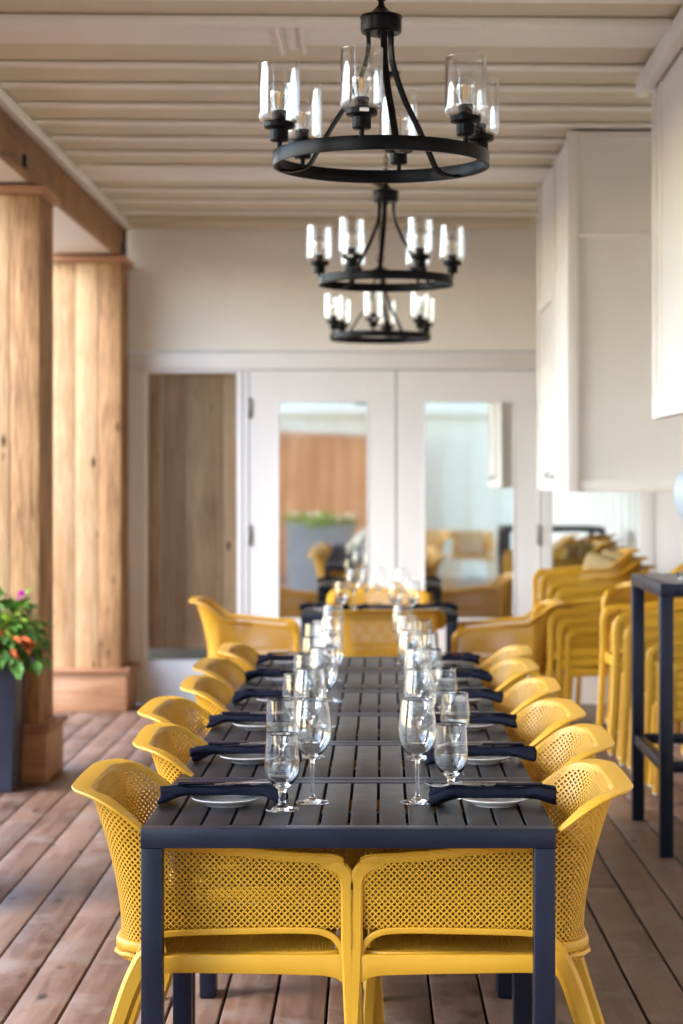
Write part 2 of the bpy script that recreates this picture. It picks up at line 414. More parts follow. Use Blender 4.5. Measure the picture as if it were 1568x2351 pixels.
door('right glass door beside the white wall box', 911, 1237, 1)

# ------------------------------------------------------------------ right hand wall and overhead boxes
sw = thing('side_wall', 'white building wall along the right behind the stacked chairs', 'wall', (2.34, 8, 0))
bm = bmesh.new(); box(bm, 0, .12, -10, 5.75, 0, 3.38); link('wall_panel', bm, 'paint', sw)
bm = bmesh.new()
for i in range(26): box(bm, -.018, .002, -9.8 + i * .6, -9.75 + i * .6, 0, 3.2)
link('wall_battens', bm, 'paint', sw, bevel=.003)
wb = thing('wall_box', 'white panelled overhead box on the wall beside the right glass door', 'wall box', (.925, 9.93, 1.462))
W_, D_, H_ = 1.41, 1.9, 1.793
bm = bmesh.new(); box(bm, .02, W_, .02, D_, .02, H_); link('box_panel', bm, 'paint', wb)
bm = bmesh.new()
box(bm, 0, .055, -.014, .045, 0, H_); box(bm, .056, W_, .002, .03, .0, .052); box(bm, .056, W_, .001, .035, H_ - .04, H_); box(bm, .056, W_, -.012, .03, wz(548, 9.93) - 1.462, wz(536, 9.93) - 1.462)
link('front_trim', bm, 'paint', wb, bevel=.003)
bm = bmesh.new()
box(bm, .0, .03, D_ - .06, D_, .0, H_); box(bm, .001, .03, .046, D_ - .061, 0, .07); box(bm, .001, .03, .9, D_ - .061, 1.04, 1.10); box(bm, .004, .03, .86, .9, .07, H_)
box(bm, .008, .03, .12, .82, .10, 1.18)
link('side_trim', bm, 'paint', wb, bevel=.003)
bm = bmesh.new(); tube(bm, curve([(-.0, 1.0, .10), (-.03, 1.0, .09), (-.035, .9, .075), (-.03, .75, .075), (0.0, .74, .08)], 4), .006); link('handle', bm, 'hinge', wb, smooth=True)
wa = thing('near_wall_box', 'white overhead box nearest the camera at the upper right photo edge', 'wall box', (1.153, 6.4, 1.775))
bm = bmesh.new(); box(bm, .016, 1.18, .0, 2.09, .02, 1.475); link('box_panel', bm, 'paint', wa)
bm = bmesh.new(); box(bm, 0, .04, 2.03, 2.1, 0, 1.475); box(bm, .001, .04, 0, 2.029, 0, .07); box(bm, .005, .04, 0, .06, .071, 1.475); box(bm, .008, .04, 1.90, 1.915, .071, 1.475)
link('side_trim', bm, 'paint', wa, bevel=.003)
bm = bmesh.new(); box(bm, -.05, .0, -.3, 2.25, 1.40, 1.48); link('top_rail', bm, 'paint', wa, bevel=.003)

# ------------------------------------------------------------------ net armchair
R_C, XB, HW = .105, -.222, .268
XF = .318
L1 = XF - (XB + R_C); LA = pi / 2 * R_C; L2 = 2 * (HW - R_C); LT = 2 * L1 + 2 * LA + L2
def uref(s):
    """reference U curve: point (x,y) and outward normal"""
    if s < L1: return Vector((XF - s, -HW, 0)), Vector((0, -1, 0))
    s -= L1
    if s < LA:
        a = s / R_C; c = Vector((XB + R_C, -HW + R_C, 0)); n = Vector((-sin(a), -cos(a), 0)); return c + n * R_C, n
    s -= LA
    if s < L2: return Vector((XB, -HW + R_C + s, 0)), Vector((-1, 0, 0))
    s -= L2
    if s < LA:
        a = s / R_C; c = Vector((XB + R_C, HW - R_C, 0)); n = Vector((-cos(a), sin(a), 0)); return c + n * R_C, n
    s -= LA
    return Vector((XB + R_C + s, HW, 0)), Vector((0, 1, 0))
def P(s, z):
    p, n = uref(s); b = max(0, -n.x); b = b * b * (3 - 2 * b)
    t = max(0, (z - .49) / .30)
    ob = -.028 + .068 * t ** 1.6
    os_ = -.012 + .022 * max(0, (z - .45) / .25) + .02 * max(0, (z - .69) / .12)
    cv = -.004 * cos(2 * pi * (p.y / (2 * HW))) * 0
    q = p + n * (ob * b + os_ * (1 - b) + cv); q.z = z; return q, n
def top(s):
    p, n = uref(s); x = p.x
    if x > .285: return .6015 + math.sqrt(.0036 - (x - .285) ** 2) + .0015
    return .660 + .003 + .029 * sstep(.285, -.09, x) + .108 * sstep(-.078, -.205, x) + .006 * max(0, -n.x) ** 4 * (1 - (p.y / HW) ** 2)
def bot(s):
    p, n = uref(s); return .497 - .080 * sstep(-.075, -.150, p.x)
def build_lattice(pos, inside, u0, u1, v0, v1, a, b, hole=.60, thick=.0045, name='shell', parent=None):
    bm = bmesh.new(); nu = int(round((u1 - u0) / (a / 2))); a2 = (u1 - u0) / nu; b2 = b / 2; nv = int((v1 - v0) / b2) + 1
    cache = {}
    def vt(i, j):
        if (i, j) not in cache: cache[(i, j)] = bm.verts.new(pos(u0 + i * a2, v0 + j * b2))
        return cache[(i, j)]
    for i in range(1, nu):
        for j in range(0, nv + 1):
            if (i + j) % 2: continue
            if not inside(u0 + i * a2, v0 + j * b2): continue
            c = [(i - 1, j), (i, j - 1), (i + 1, j), (i, j + 1)]
            o = [vt(*q) for q in c]
            uc, vc = u0 + i * a2, v0 + j * b2
            inn = [bm.verts.new(pos(uc + (q[0] - i) * a2 * hole, vc + (q[1] - j) * b2 * hole)) for q in c]
            for k in range(4):
                l = (k + 1) % 4; bm.faces.new((o[k], o[l], inn[l], inn[k]))
    ob = link(name, bm, 'yellow', parent)
    md = ob.modifiers.new('thick', 'SOLIDIFY'); md.thickness = thick; md.offset = 0
    return ob
def make_chair(label):
    t = thing('armchair', label, 'chair', (0, 0, 0), 0, 'yellow net armchairs around the dining tables')
    def ins(s, z):
        return bot(s) + .004 < z < top(s) - .011
    build_lattice(lambda s, z: P(s, z)[0], ins, 0, LT, .40, .82, .0140, .0146, .63, .0085, 'backrest_shell', t)
    # rim
    bm = bmesh.new(); secs = []
    NS = 120
    for i in range(NS + 1):
        s = LT * i / NS; z = top(s); p, n = P(s, z); r, _ = uref(s)
        wf = .007 + .038 * sstep(.10, -.12, r.x)
        lo, _ = P(s, z - .016); zz = Vector((0, 0, 1)); rise = .004
        secs.append([lo - n * .0035, p - n * .0035 + zz * .001, p + n * .003 + zz * .0035, p + n * (wf - .002) + zz * (.003 + rise), p + n * wf + zz * rise, p + n * (wf - .002) + zz * (rise - .004), p + n * .007 - zz * .004, lo + n * .0035])
    sweep(bm, secs)
    link('rim', bm, 'yellow', t, smooth=True, auto=50)
    # seat
    def sp(x, y):
        return Vector((x, y, .438 - .026 * math.exp(-((x + .02) / .2) ** 2 - (y / .21) ** 2) + .004 * (x / .3)))
    def sin_(x, y): return abs(x - .045) < .245 and abs(y) < .236 and not (x < -.14 and abs(y) > .20)
    so = build_lattice(sp, sin_, -.215, .31, -.25, .25, .0146, .0146, .68, .006, 'seat', t)
    bm = bmesh.new()
    ring = [(-.20, -.17), (-.185, -.205), (-.15, -.235), (.27, -.250), (.302, -.235), (.312, -.20), (.312, .20), (.302, .235), (.27, .250), (-.15, .235), (-.185, .205), (-.20, .17)]
    bar_pts = [sp(x, y) for x, y in ring]; secs = []
    for i, p in enumerate(bar_pts):
        d = (bar_pts[(i + 1) % 12] - bar_pts[i - 1]).normalized(); n = d.cross(Vector((0, 0, 1))).normalized(); n = n * (-1 if n.dot(p - Vector((.05, 0, .44))) < 0 else 1)
        secs.append([p - n * .007 + Vector((0, 0, .003)), p + n * .012 + Vector((0, 0, .003)), p + n * .014 - Vector((0, 0, .006)), p - n * .007 - Vector((0, 0, .004))])
    sweep(bm, secs, closed=True)
    # rails, arm panel bottom bands and the ledge round the back (frame)
    for sg in (-1, 1):
        y = sg * .262
        secs = [[Vector((x, y + sg * .010, z1)), Vector((x, y + sg * .014, z1 - .006)), Vector((x, y + sg * .012, z0)), Vector((x, y - sg * .010, z0)), Vector((x, y - sg * .014, z1))]
                for x, z0, z1 in ((-.14, .385, .425), (-.11, .397, .434), (-.05, .399, .4395), (.15, .396, .440), (.27, .393, .440), (.30, .387, .440), (.325, .37, .440))]
        sweep(bm, secs)
        path = curve([(-.150, y, .425), (-.138, y, .452), (-.112, y, .476), (-.06, y, .487), (.10, y, .492), (.235, y, .493), (.283, y, .484), (.308, y, .462), (.322, y, .425)], 5)
        bar(bm, path, .016, .015)
    bar(bm, [(.312, -.26, .415), (.312, .26, .415)], .016, .046, Vector((1, 0, 0)))
    secs = []
    for i in range(41):
        s = L1 - .03 + (LT - 2 * L1 + .06) * i / 40; k = sstep(0, 5, i) * sstep(40, 35, i)
        p, n = P(s, .452); z = Vector((0, 0, 1))
        secs.append([p - n * .004 + z * .014, p + n * (.003 + .009 * k) + z * .011, p + n * (.004 + .011 * k) + z * .006, p + n * (.004 + .011 * k) - z * .008, p + n * (.003 + .008 * k) - z * .013, p - n * .004 - z * .013])
    sweep(bm, secs)
    link('seat_frame', bm, 'yellow', t, bevel=.0025, seg=2)
    for sg in (-1, 1):
        y = sg * .264
        bm = bmesh.new()
        path = curve([(.262, y, .6435), (.285, y, .6440), (.3045, y, .6385), (.3190, y, .6255), (.3270, y, .604), (.3285, y, .570), (.329, y, .45), (.336, y + sg * .003, .28), (.352, y + sg * .008, .008)], 6)
        bar(bm, path, .030, .034, ch=.35, taper=[min(1, .70 + .30 * i / 12) if i < 12 else 1 - .12 * sstep(28, len(path), i) for i in range(len(path))])
        l = link('leg', bm, 'yellow', t, smooth=True, auto=30)
        bm = bmesh.new(); lathe(bm, [(0, 0), (.010, 0), (.012, .003), (.012, .009), (0, .009)], 12, (.352, y + sg * .008, 0)); link('glide', bm, 'glide', l)
        bm = bmesh.new()
        path = curve([(-.085, y - sg * .004, .452), (-.122, y, .440), (-.148, y + sg * .004, .40), (-.176, y + sg * .007, .33), (-.224, y + sg * .014, .18), (-.282, y + sg * .022, .008)], 6)
        bar(bm, path, .034, .046, ch=.55, taper=[min(1, .45 + .55 * i / 9) if i < 9 else 1 - .22 * sstep(12, len(path), i) for i in range(len(path))])
        l = link('leg', bm, 'yellow', t, smooth=True, auto=25)
        bm = bmesh.new(); lathe(bm, [(0, 0), (.012, 0), (.014, .003), (.014, .009), (0, .009)], 12, (-.282, y + sg * .022, 0)); link('glide', bm, 'glide', l)
    return t
nearness = ['nearest', 'second', 'third', 'fourth', 'fifth', 'farthest']
fromcam = ['nearest to the camera', 'second from the camera', 'third from the camera', 'fourth from the camera', 'fifth from the camera', 'farthest from the camera']
chair0 = None; chairs = []
rcx = [.271, .318, .304, .302, .282, .314]; rcy = [4.785, 5.53, 6.21, 6.95, 7.70, 8.36]
lcx = [-.403, -.361, -.428, -.382, -.401, -.371]; lcy = [4.785, 5.55, 6.27, 7.0, 7.72, 8.46]
def chair(label, x, y, rz, z=0, group=None):
    global chair0
    if chair0 is None: chair0 = make_chair(label); c = chair0; c.location = (x, y, z); c.rotation_euler = (0, 0, rz)
    else: c = copy_tree(chair0, label, (x, y, z), rz)
    if group: c['group'] = group
    return c
for k in range(6):
    n = nearness[k]
    chair(f'yellow armchair on the left side of the long table, {fromcam[k]}', lcx[k], lcy[k], radians([0, 1.5, -1.5, 2, -1, 1][k]))
for k in range(6):
    n = nearness[k]
    chair(f'yellow armchair on the right side of the long table, {fromcam[k]}', rcx[k], rcy[k], pi + radians([0, -1, 2, -1, 1.5, -2][k]))
chair('yellow armchair seen from behind at the near end of the separate far table', .03, 11.22, pi / 2)
chair('yellow armchair facing the camera at the far end of the separate far table', -.02, 12.78, -pi / 2)
chair('yellow armchair pulled out at the left of the far table before the brown side window', -.83, 11.98, radians(2))
chair('yellow armchair pushed in at the right of the far table beside the stacked chairs', .76, 11.75, pi - radians(2))
def stack(n, x, y, rz, dx, dz, where, group):
    cnt = ['topmost', 'second from the top', 'third from the top', 'fourth from the top', 'fifth from the top', 'sixth from the top', 'seventh from the top']
    for i in range(n):
        k = i
        lab = cnt[n - 1 - i] if i > 0 else 'lowest'
        chair(f'{lab} armchair of the stack {where}', x + cos(rz) * dx * k, y + sin(rz) * dx * k, rz, dz * k, group)
stack(6, 1.585, 12.86, pi, .049, .054, 'with tan cushions by the end wall', 'yellow chairs stacked by the end wall')
stack(3, 1.37, 11.75, pi + radians(6), .049, .054, 'standing low before the cushions', 'yellow chairs stacked low in the middle')
stack(6, 1.69, 9.62, pi, .052, .046, 'right behind the dark bar table', 'yellow chairs stacked behind the bar table')
stack(6, 1.83, 10.72, pi + radians(28), .049, .054, 'turned askew behind the bar table', 'yellow chairs stacked askew')

# cushions on the first stack
def cushion(name, label, loc, rot, w, h, d, mat):
    bm = bmesh.new(); n = 12; g = {}
    for sgn in (-1, 1):
        for i in range(n + 1):
            for j in range(n + 1):
                u, v = i / n * 2 - 1, j / n * 2 - 1
                e = max(0, (1 - u ** 4) * (1 - v ** 4)) ** .5
                if sgn == 1 and (i in (0, n) or j in (0, n)): g[(sgn, i, j)] = g[(-1, i, j)]; continue
                g[(sgn, i, j)] = bm.verts.new((u * w / 2 * (1 - .05 * v * v), sgn * d / 2 * e, v * h / 2 * (1 - .05 * u * u)))
        for i in range(n):
            for j in range(n): bm.faces.new([g[(sgn, i, j)], g[(sgn, i + 1, j)], g[(sgn, i + 1, j + 1)], g[(sgn, i, j + 1)]])
    o = link(name, bm, mat, smooth=True); o.location = loc; o.rotation_euler = rot
    return tag(o, label, 'cushion')
tz = .27
cushion('cushion', 'left one of two tan cushions leaning on top of the tall chair stack', (1.415, 12.86, tz + .62), (0, radians(16), radians(-35)), .30, .30, .09, 'cushion')
cushion('cushion', 'right one of two tan cushions leaning on top of the tall chair stack', (1.515, 12.86, tz + .64), (0, radians(16), radians(-35)), .30, .30, .09, 'cushion')

# ------------------------------------------------------------------ dining tables
TX = -.073; TW = .920; TL = .726; TH = .740; T0 = 4.42; PITCH = .730
def make_table(label, loc):
    t = thing('dining_table', label, 'table', loc, 0, 'dark slatted dining tables in a row')
    bm = bmesh.new(); e = .05; n = 14; g = .0075; hw = TW / 2; hl = TL / 2
    w = (TW - (n - 1) * g) / n
    for i in range(n):
        xa = -hw + i * (w + g)
        a = hl if i in (0, n - 1) else hl - e
        box(bm, xa + (.001 if i == 0 else 0), xa + w - (.001 if i == n - 1 else 0), -a + (e + .0006 if i in (0, n - 1) else 0), a - (e + .0006 if i in (0, n - 1) else 0), TH - .022, TH - .0006)
    link('tabletop', bm, 'slats', t, bevel=.0015)
    bm = bmesh.new()
    box(bm, -hw, hw, -hl, -hl + e, TH - .043, TH); box(bm, -hw, hw, hl - e, hl, TH - .043, TH)
    for sg in (-1, 1):
        a, b = sorted((sg * hw, sg * (hw - .022))); box(bm, a + (0 if sg < 0 else 0), b, -hl + e + .0004, hl - e - .0004, TH - .0435, TH - .0225)
    box(bm, -hw + .03, hw - .03, -.02, .02, TH - .045, TH - .023)
    link('frame', bm, 'table', t, bevel=.0018)
    for sx in (-1, 1):
        for sy in (-1, 1):
            bm = bmesh.new(); xa, xb = sorted((sx * hw, sx * (hw - .048))); ya, yb = sorted((sy * (hl - .001), sy * (hl - .049)))
            box(bm, xa + .001 * (sx < 0), xb - .001 * (sx > 0), ya, yb, .004, TH - .0436); l = link('leg', bm, 'table', t, bevel=.002)
            bm = bmesh.new(); box(bm, xa + .004, xb - .004, ya + .004, yb - .004, 0, .0038); link('foot_cap', bm, 'black', l)
    return t
tl = ['nearest dark slatted table of the long row, at the bottom of the photo', 'second dark slatted table of the long row from the camera', 'third dark slatted table of the long row from the camera',
      'fourth dark slatted table of the long row from the camera', 'fifth dark slatted table of the long row from the camera', 'sixth dark slatted table, the far end of the long row']
t0 = make_table(tl[0], (TX, T0 + TL / 2, 0))
for k in range(1, 6): copy_tree(t0, tl[k], (TX + random.uniform(-.003, .003), T0 + TL / 2 + k * PITCH, 0))
copy_tree(t0, 'separate dark slatted table standing apart before the glass doors', (-.01, 11.68 + TL / 2, 0))

# bar table
bt = thing('bar_table', 'tall dark bar table with foot rails at the right photo edge', 'bar table', (1.59, 8.48, 0))
bh = 1.10; ha = .47
bm = bmesh.new()
for i in range(8):
    w = (2 * ha - .1) / 8; box(bm, -ha + .05 + i * w + .003, -ha + .05 + (i + 1) * w - .003, -ha + .05, ha - .05, bh - .02, bh - .001)
link('tabletop', bm, simple('grey_bar_top', (.20, .185, .17), .45, var=.1), bt, bevel=.002)
bm = bmesh.new()
box(bm, -ha, -ha + .05, -ha, ha, bh - .052, bh); box(bm, ha - .05, ha, -ha, ha, bh - .052, bh); box(bm, -ha + .0505, ha - .0505, -ha, -ha + .05, bh - .052, bh - .0005); box(bm, -ha + .0505, ha - .0505, ha - .05, ha, bh - .052, bh - .0005)
link('frame', bm, 'table', bt, bevel=.002)
bm = bmesh.new()
for s in (-1, 1):
    a, b = sorted((s * (ha - .008), s * (ha - .046))); box(bm, a, b, -ha + .054, ha - .054, .34, .385); box(bm, -ha + .054, ha - .054, a, b, .341, .386)
link('foot_rail', bm, 'table', bt, bevel=.002)
for sx in (-1, 1):
    for sy in (-1, 1):
        bm = bmesh.new(); a, b = sorted((sx * ha, sx * (ha - .054))); c, d = sorted((sy * ha, sy * (ha - .054)))
        box(bm, a + .0005, b - .0005, c + .0005, d - .0005, 0, bh - .0525); link('leg', bm, 'table', bt, bevel=.002)
o = link('ashtray', lathe(bmesh.new(), [(0, .004), (.04, .004), (.05, .028), (.055, .028), (.052, 0), (0, 0)], 24), 'glassb', smooth=True, auto=40)
o.location = (1.30, 8.42, bh); tag(o, 'small clear glass dish on the bar table top', 'dish')
lp = thing('lamplike_object', 'pale blue rounded object built as a lamp, cut off by the right photo edge', 'lamp', (1.405, 8.62, bh))  # unidentified pale object, modelled here as a lamp
link('base', lathe(bmesh.new(), [(0, 0), (.05, 0), (.052, .006), (.02, .014), (.008, .02), (0, .02)], 24), 'black', lp, smooth=True)
bm = bmesh.new(); tube(bm, [(0, 0, .015), (0, 0, .24)], .007); link('stem', bm, 'black', lp, smooth=True)
bm = lathe(bmesh.new(), [(0, .505), (.05, .50), (.095, .475), (.128, .43), (.142, .375), (.138, .32), (.115, .26), (.085, .215), (.06, .195), (0, .19)], 40)
link('rounded_top', bm, 'shade', lp, smooth=True)

# ------------------------------------------------------------------ place settings
def mkwine():
    out = [(0, .0), (.039, .0), (.0405, .0012), (.039, .0026), (.028, .0042), (.014, .0075), (.0075, .013), (.0052, .022), (.0044, .04), (.0042, .07), (.0046, .092), (.0065, .103), (.013, .111), (.024, .1185), (.034, .129),
           (.0415, .144), (.0455, .162), (.0462, .176), (.0452, .192), (.0428, .212), (.0400, .232), (.0378, .2472), (.03765, .2477)]
    inn = [(.0373, .2477), (.0371, .2472), (.0393, .232), (.0421, .212), (.0445, .192), (.0455, .176), (.0448, .162), (.0407, .1445), (.0327, .1305), (.0225, .1205), (.011, .115), (0, .1135)]
    return out, inn
def mkgob():
    out = [(0, 0), (.0375, 0), (.039, .0015), (.0375, .0034), (.024, .006), (.014, .010), (.0095, .016), (.0082, .026), (.0085, .038), (.0102, .047), (.0165, .054), (.0265, .0625), (.0352, .075), (.0402, .090), (.0416, .104), (.0410, .122), (.0395, .145), (.0372, .1772), (.03705, .1777)]
    inn = [(.0366, .1777), (.0364, .1772), (.0387, .145), (.0402, .122), (.0408, .104), (.0389, .0905), (.0338, .077), (.0250, .0665), (.0145, .0600), (0, .0575)]
    return out, inn
def resample(p, n=2):
    q = curve([(a, 0, b) for a, b in p], n); r = [(max(0, v.x), v.z) for v in q]
    r[0] = p[0]; r[-1] = p[-1]; return r
def glassobj(name, mk, mat):
    a, b = mk(); bm = lathe(bmesh.new(), resample(a) + resample(b), 48)
    return link(name, bm, mat, smooth=True)
wine0 = glassobj('wine_glass', mkwine, 'glass'); gob0 = glassobj('water_goblet', mkgob, 'glassb')
plate0 = link('side_plate', lathe(bmesh.new(), [(0, .003), (.044, .003), (.046, 0), (.050, 0), (.053, .004), (.068, .009), (.080, .016), (.0815, .0175), (.080, .0185), (.066, .013), (.050, .009), (.045, .007), (0, .0065)], 56), 'china', smooth=True, auto=40)
def napkin_mesh(seed):
    """rolled cloth: pinched in the middle over the plate, flared and drooping at both ends"""
    bm = bmesh.new(); nu, nv = 44, 36; rings = []
    Ln = .298; r0 = noise.noise(Vector((seed * 3.1, 0, 0)))
    for i in range(nu + 1):
        u = i / nu * 2 - 1; x = u * Ln / 2
        fl = sstep(.42, 1.0, abs(u)); w = .036 + .027 * fl; h = .0120 + .0075 * fl + .003 * noise.noise(Vector((u * 2, seed, 0)))
        zc = .0175 + h - .0200 * sstep(.60, 1.0, abs(u)) * (.8 if u < 0 else 1)
        yc = .006 * noise.noise(Vector((u * 1.5, seed * 2, 3)))
        row = []
        for j in range(nv):
            a = 2 * pi * j / nv
            fold = 1 + .22 * fl * cos(3 * a + 1.0 + r0 * 4 + u) + .10 * cos(2 * a + .6 + u * .8) + .07 * noise.noise(Vector((cos(a) * 2, sin(a) * 2, u * 3 + seed))) + .035 * noise.noise(Vector((cos(a) * 5, sin(a) * 5, u * 9 + seed)))
            yy = w * cos(a) * fold; zz = h * sin(a) * fold
            # a groove along the top where the fold closes
            zz -= .009 * math.exp(-((a - 1.9 - .5 * r0) / .15) ** 2) + .006 * math.exp(-((a - 1.1 + .3 * u) / .12) ** 2) + .004 * math.exp(-((a - 5.4) / .2) ** 2)
            if sin(a) < 0 and abs(u) < .55: zz = max(zz, -h * .95)
            row.append(bm.verts.new((x + .004 * cos(a * 2 + seed) * fl, yc + yy, max(.0015, zc + zz))))
        rings.append(row)
    for a, b in zip(rings, rings[1:]):
        for j in range(nv): bm.faces.new((a[j], a[(j + 1) % nv], b[(j + 1) % nv], b[j]))
    for rr, sgn in ((rings[0], 1), (rings[-1], -1)):
        c = Vector((0, 0, 0))
        for v in rr: c += v.co
        c /= nv; prev = rr
        for kk, sc_ in enumerate((.88, .60, .25)):
            nr = [bm.verts.new(c + (v.co - c) * sc_ + Vector((sgn * (.010 if kk % 2 == 0 else .002), 0, 0))) for v in rr]
            for j in range(nv): bm.faces.new((prev[j], prev[(j + 1) % nv], nr[(j + 1) % nv], nr[j]))
            prev = nr
        bm.faces.new(prev)
    return bm
naps = [link('napkin', napkin_mesh(s), 'cloth', smooth=True) for s in (1, 2.7, 4.1, 5.9, 7.3)]
def make_knife():
    t = thing('table_knife', 'k', 'knife')
    bm = bmesh.new(); n = 10; secs = []
    for i in range(n + 1):
        u = i / n; x = -.115 + .112 * u; w = .0085 + .0025 * sin(pi * (1 - u)) ; h = .0042
        secs.append([Vector((x, w * cos(a), .006 + h * sin(a))) for a in [2 * pi * k / 10 for k in range(10)]])
    sweep(bm, secs); link('handle', bm, 'handle', t, smooth=True, auto=50)
    bm = bmesh.new(); secs = []
    for i in range(13):
        u = i / 12; x = -.004 + .124 * u; w = (.0045 + .0055 * sstep(0, .3, u)) * (1 - .75 * sstep(.75, 1, u)); th = .0011 * (1 - .5 * u) if u > .08 else .0035
        secs.append([Vector((x, -w, .0055)), Vector((x, w * .8, .0055 + th)), Vector((x, w, .0055)), Vector((x, w * .8, .0055 - th))])
    sweep(bm, secs); link('blade', bm, 'steel', t, smooth=True, auto=30)
    return t
def make_fork():
    bm = bmesh.new(); secs = []
    prof = [(-.095, .0075, .004), (-.07, .0065, .004), (-.03, .0035, .005), (.02, .0030, .007), (.045, .0065, .006), (.058, .0115, .003), (.066, .012, .002)]
    for x, w, z in prof: secs.append([Vector((x, -w, z)), Vector((x, -w * .5, z + .0012)), Vector((x, w * .5, z + .0012)), Vector((x, w, z)), Vector((x, 0, z - .0012))])
    sweep(bm, secs)
    for k in range(4):
        y = -.0105 + k * .007; bar(bm, curve([(.064, y, .002), (.08, y, .001), (.095, y, .003), (.108, y, .008)], 3), .0030, .0016)
    return link('fork', bm, 'steel', smooth=True, auto=40)
knife0 = make_knife(); fork0 = make_fork()
used = set()
def place(src, label, group, loc, rz, cat=None, tilt=None):
    if src.name in used: o = copy_tree(src)
    else: used.add(src.name); o = src
    tag(o, label, cat, group); o.location = loc; o.rotation_euler = (tilt or 0, 0, rz) if tilt is None else (tilt[0], tilt[1], rz)
    return o
wl = [(-.165, 4.787), (-.198, 5.575), (-.182, 6.28), (-.176, 7.0), (-.19, 7.72), (-.203, 8.46)]
wr = [(.0866, 4.787), (.108, 5.55), (.117, 6.25), (.106, 7.02), (.104, 7.80), (.092, 8.47)]
gl = [(-.232, 4.680), (-.272, 5.425), (-.262, 6.15), (-.262, 6.88), (-.262, 7.61), (-.28, 8.34)]
gr = [(.170, 4.865), (.207, 5.60), (.199, 6.325), (.176, 7.06), (.185, 7.79), (.18, 8.52)]
def setting(side, k, px, py, where, w=None, g=None, flip=False):
    gp = 'long table' if k >= 0 else 'far table'
    jx, jy = random.uniform(-.006, .006), random.uniform(-.006, .006)
    z = TH
    place(plate0, f'white side plate under the navy napkin {where}', 'white side plates', (px + jx, py + jy, z), 0, 'plate')
    rz = random.uniform(-.05, .05) + (pi if flip else 0)
    place(naps[(k * 2 + (3 if flip else 0)) % 5], f'folded navy napkin across the plate {where}', 'navy napkins', (px + jx + (-.008 if not flip else -.003), py + jy + (.026 if not flip else .006), z), rz, 'napkin')
    zt = z + .0425
    place(knife0, f'black knife on the napkin {where}', 'table knives', (px + jx - (.0 if not flip else 0), py + (.024 if not flip else .004), zt), rz + (.10 if not flip else -.02), 'knife')
    place(fork0, f'steel fork on the napkin {where}', 'forks', (px + jx + (.06 if not flip else -.06), py + (.030 if not flip else .010), zt + .003), rz + (.42 if not flip else .32), 'fork')
    if w: place(wine0, f'tall wine glass {where}', 'wine glasses', (w[0], w[1], z), 0, 'wine glass')
    if g: place(gob0, f'short stemmed water goblet {where}', 'water goblets', (g[0], g[1], z), 0, 'goblet')
for k in range(6):
    yy = T0 + .335 + k * PITCH
    setting('left', k, -.369 + [0, .004, -.006, .008, .0, .003][k], yy, f'at the {nearness[k]} left place of the long table', wl[k], gl[k])
for k in range(6):
    yy = T0 + .335 + k * PITCH
    setting('right', k, .2655 + [0, .01, .006, .004, .006, .0][k], yy, f'at the {nearness[k]} right place of the long table', wr[k], gr[k], True)
setting('left', -1, -.33, 11.93, 'at the left side of the separate far table', (-.165, 12.05), (-.235, 11.9))
setting('right', -1, .31, 11.93, 'at the right side of the separate far table', (.125, 12.0), (.19, 11.85), True)
setting('near', -2, .01, 11.83, 'at the near end of the separate far table', (-.085, 12.1), (.085, 11.76))
place(wine0, 'tall wine glass standing in the middle of the far table', 'wine glasses', (-.02, 12.2, TH), 0, 'wine glass')

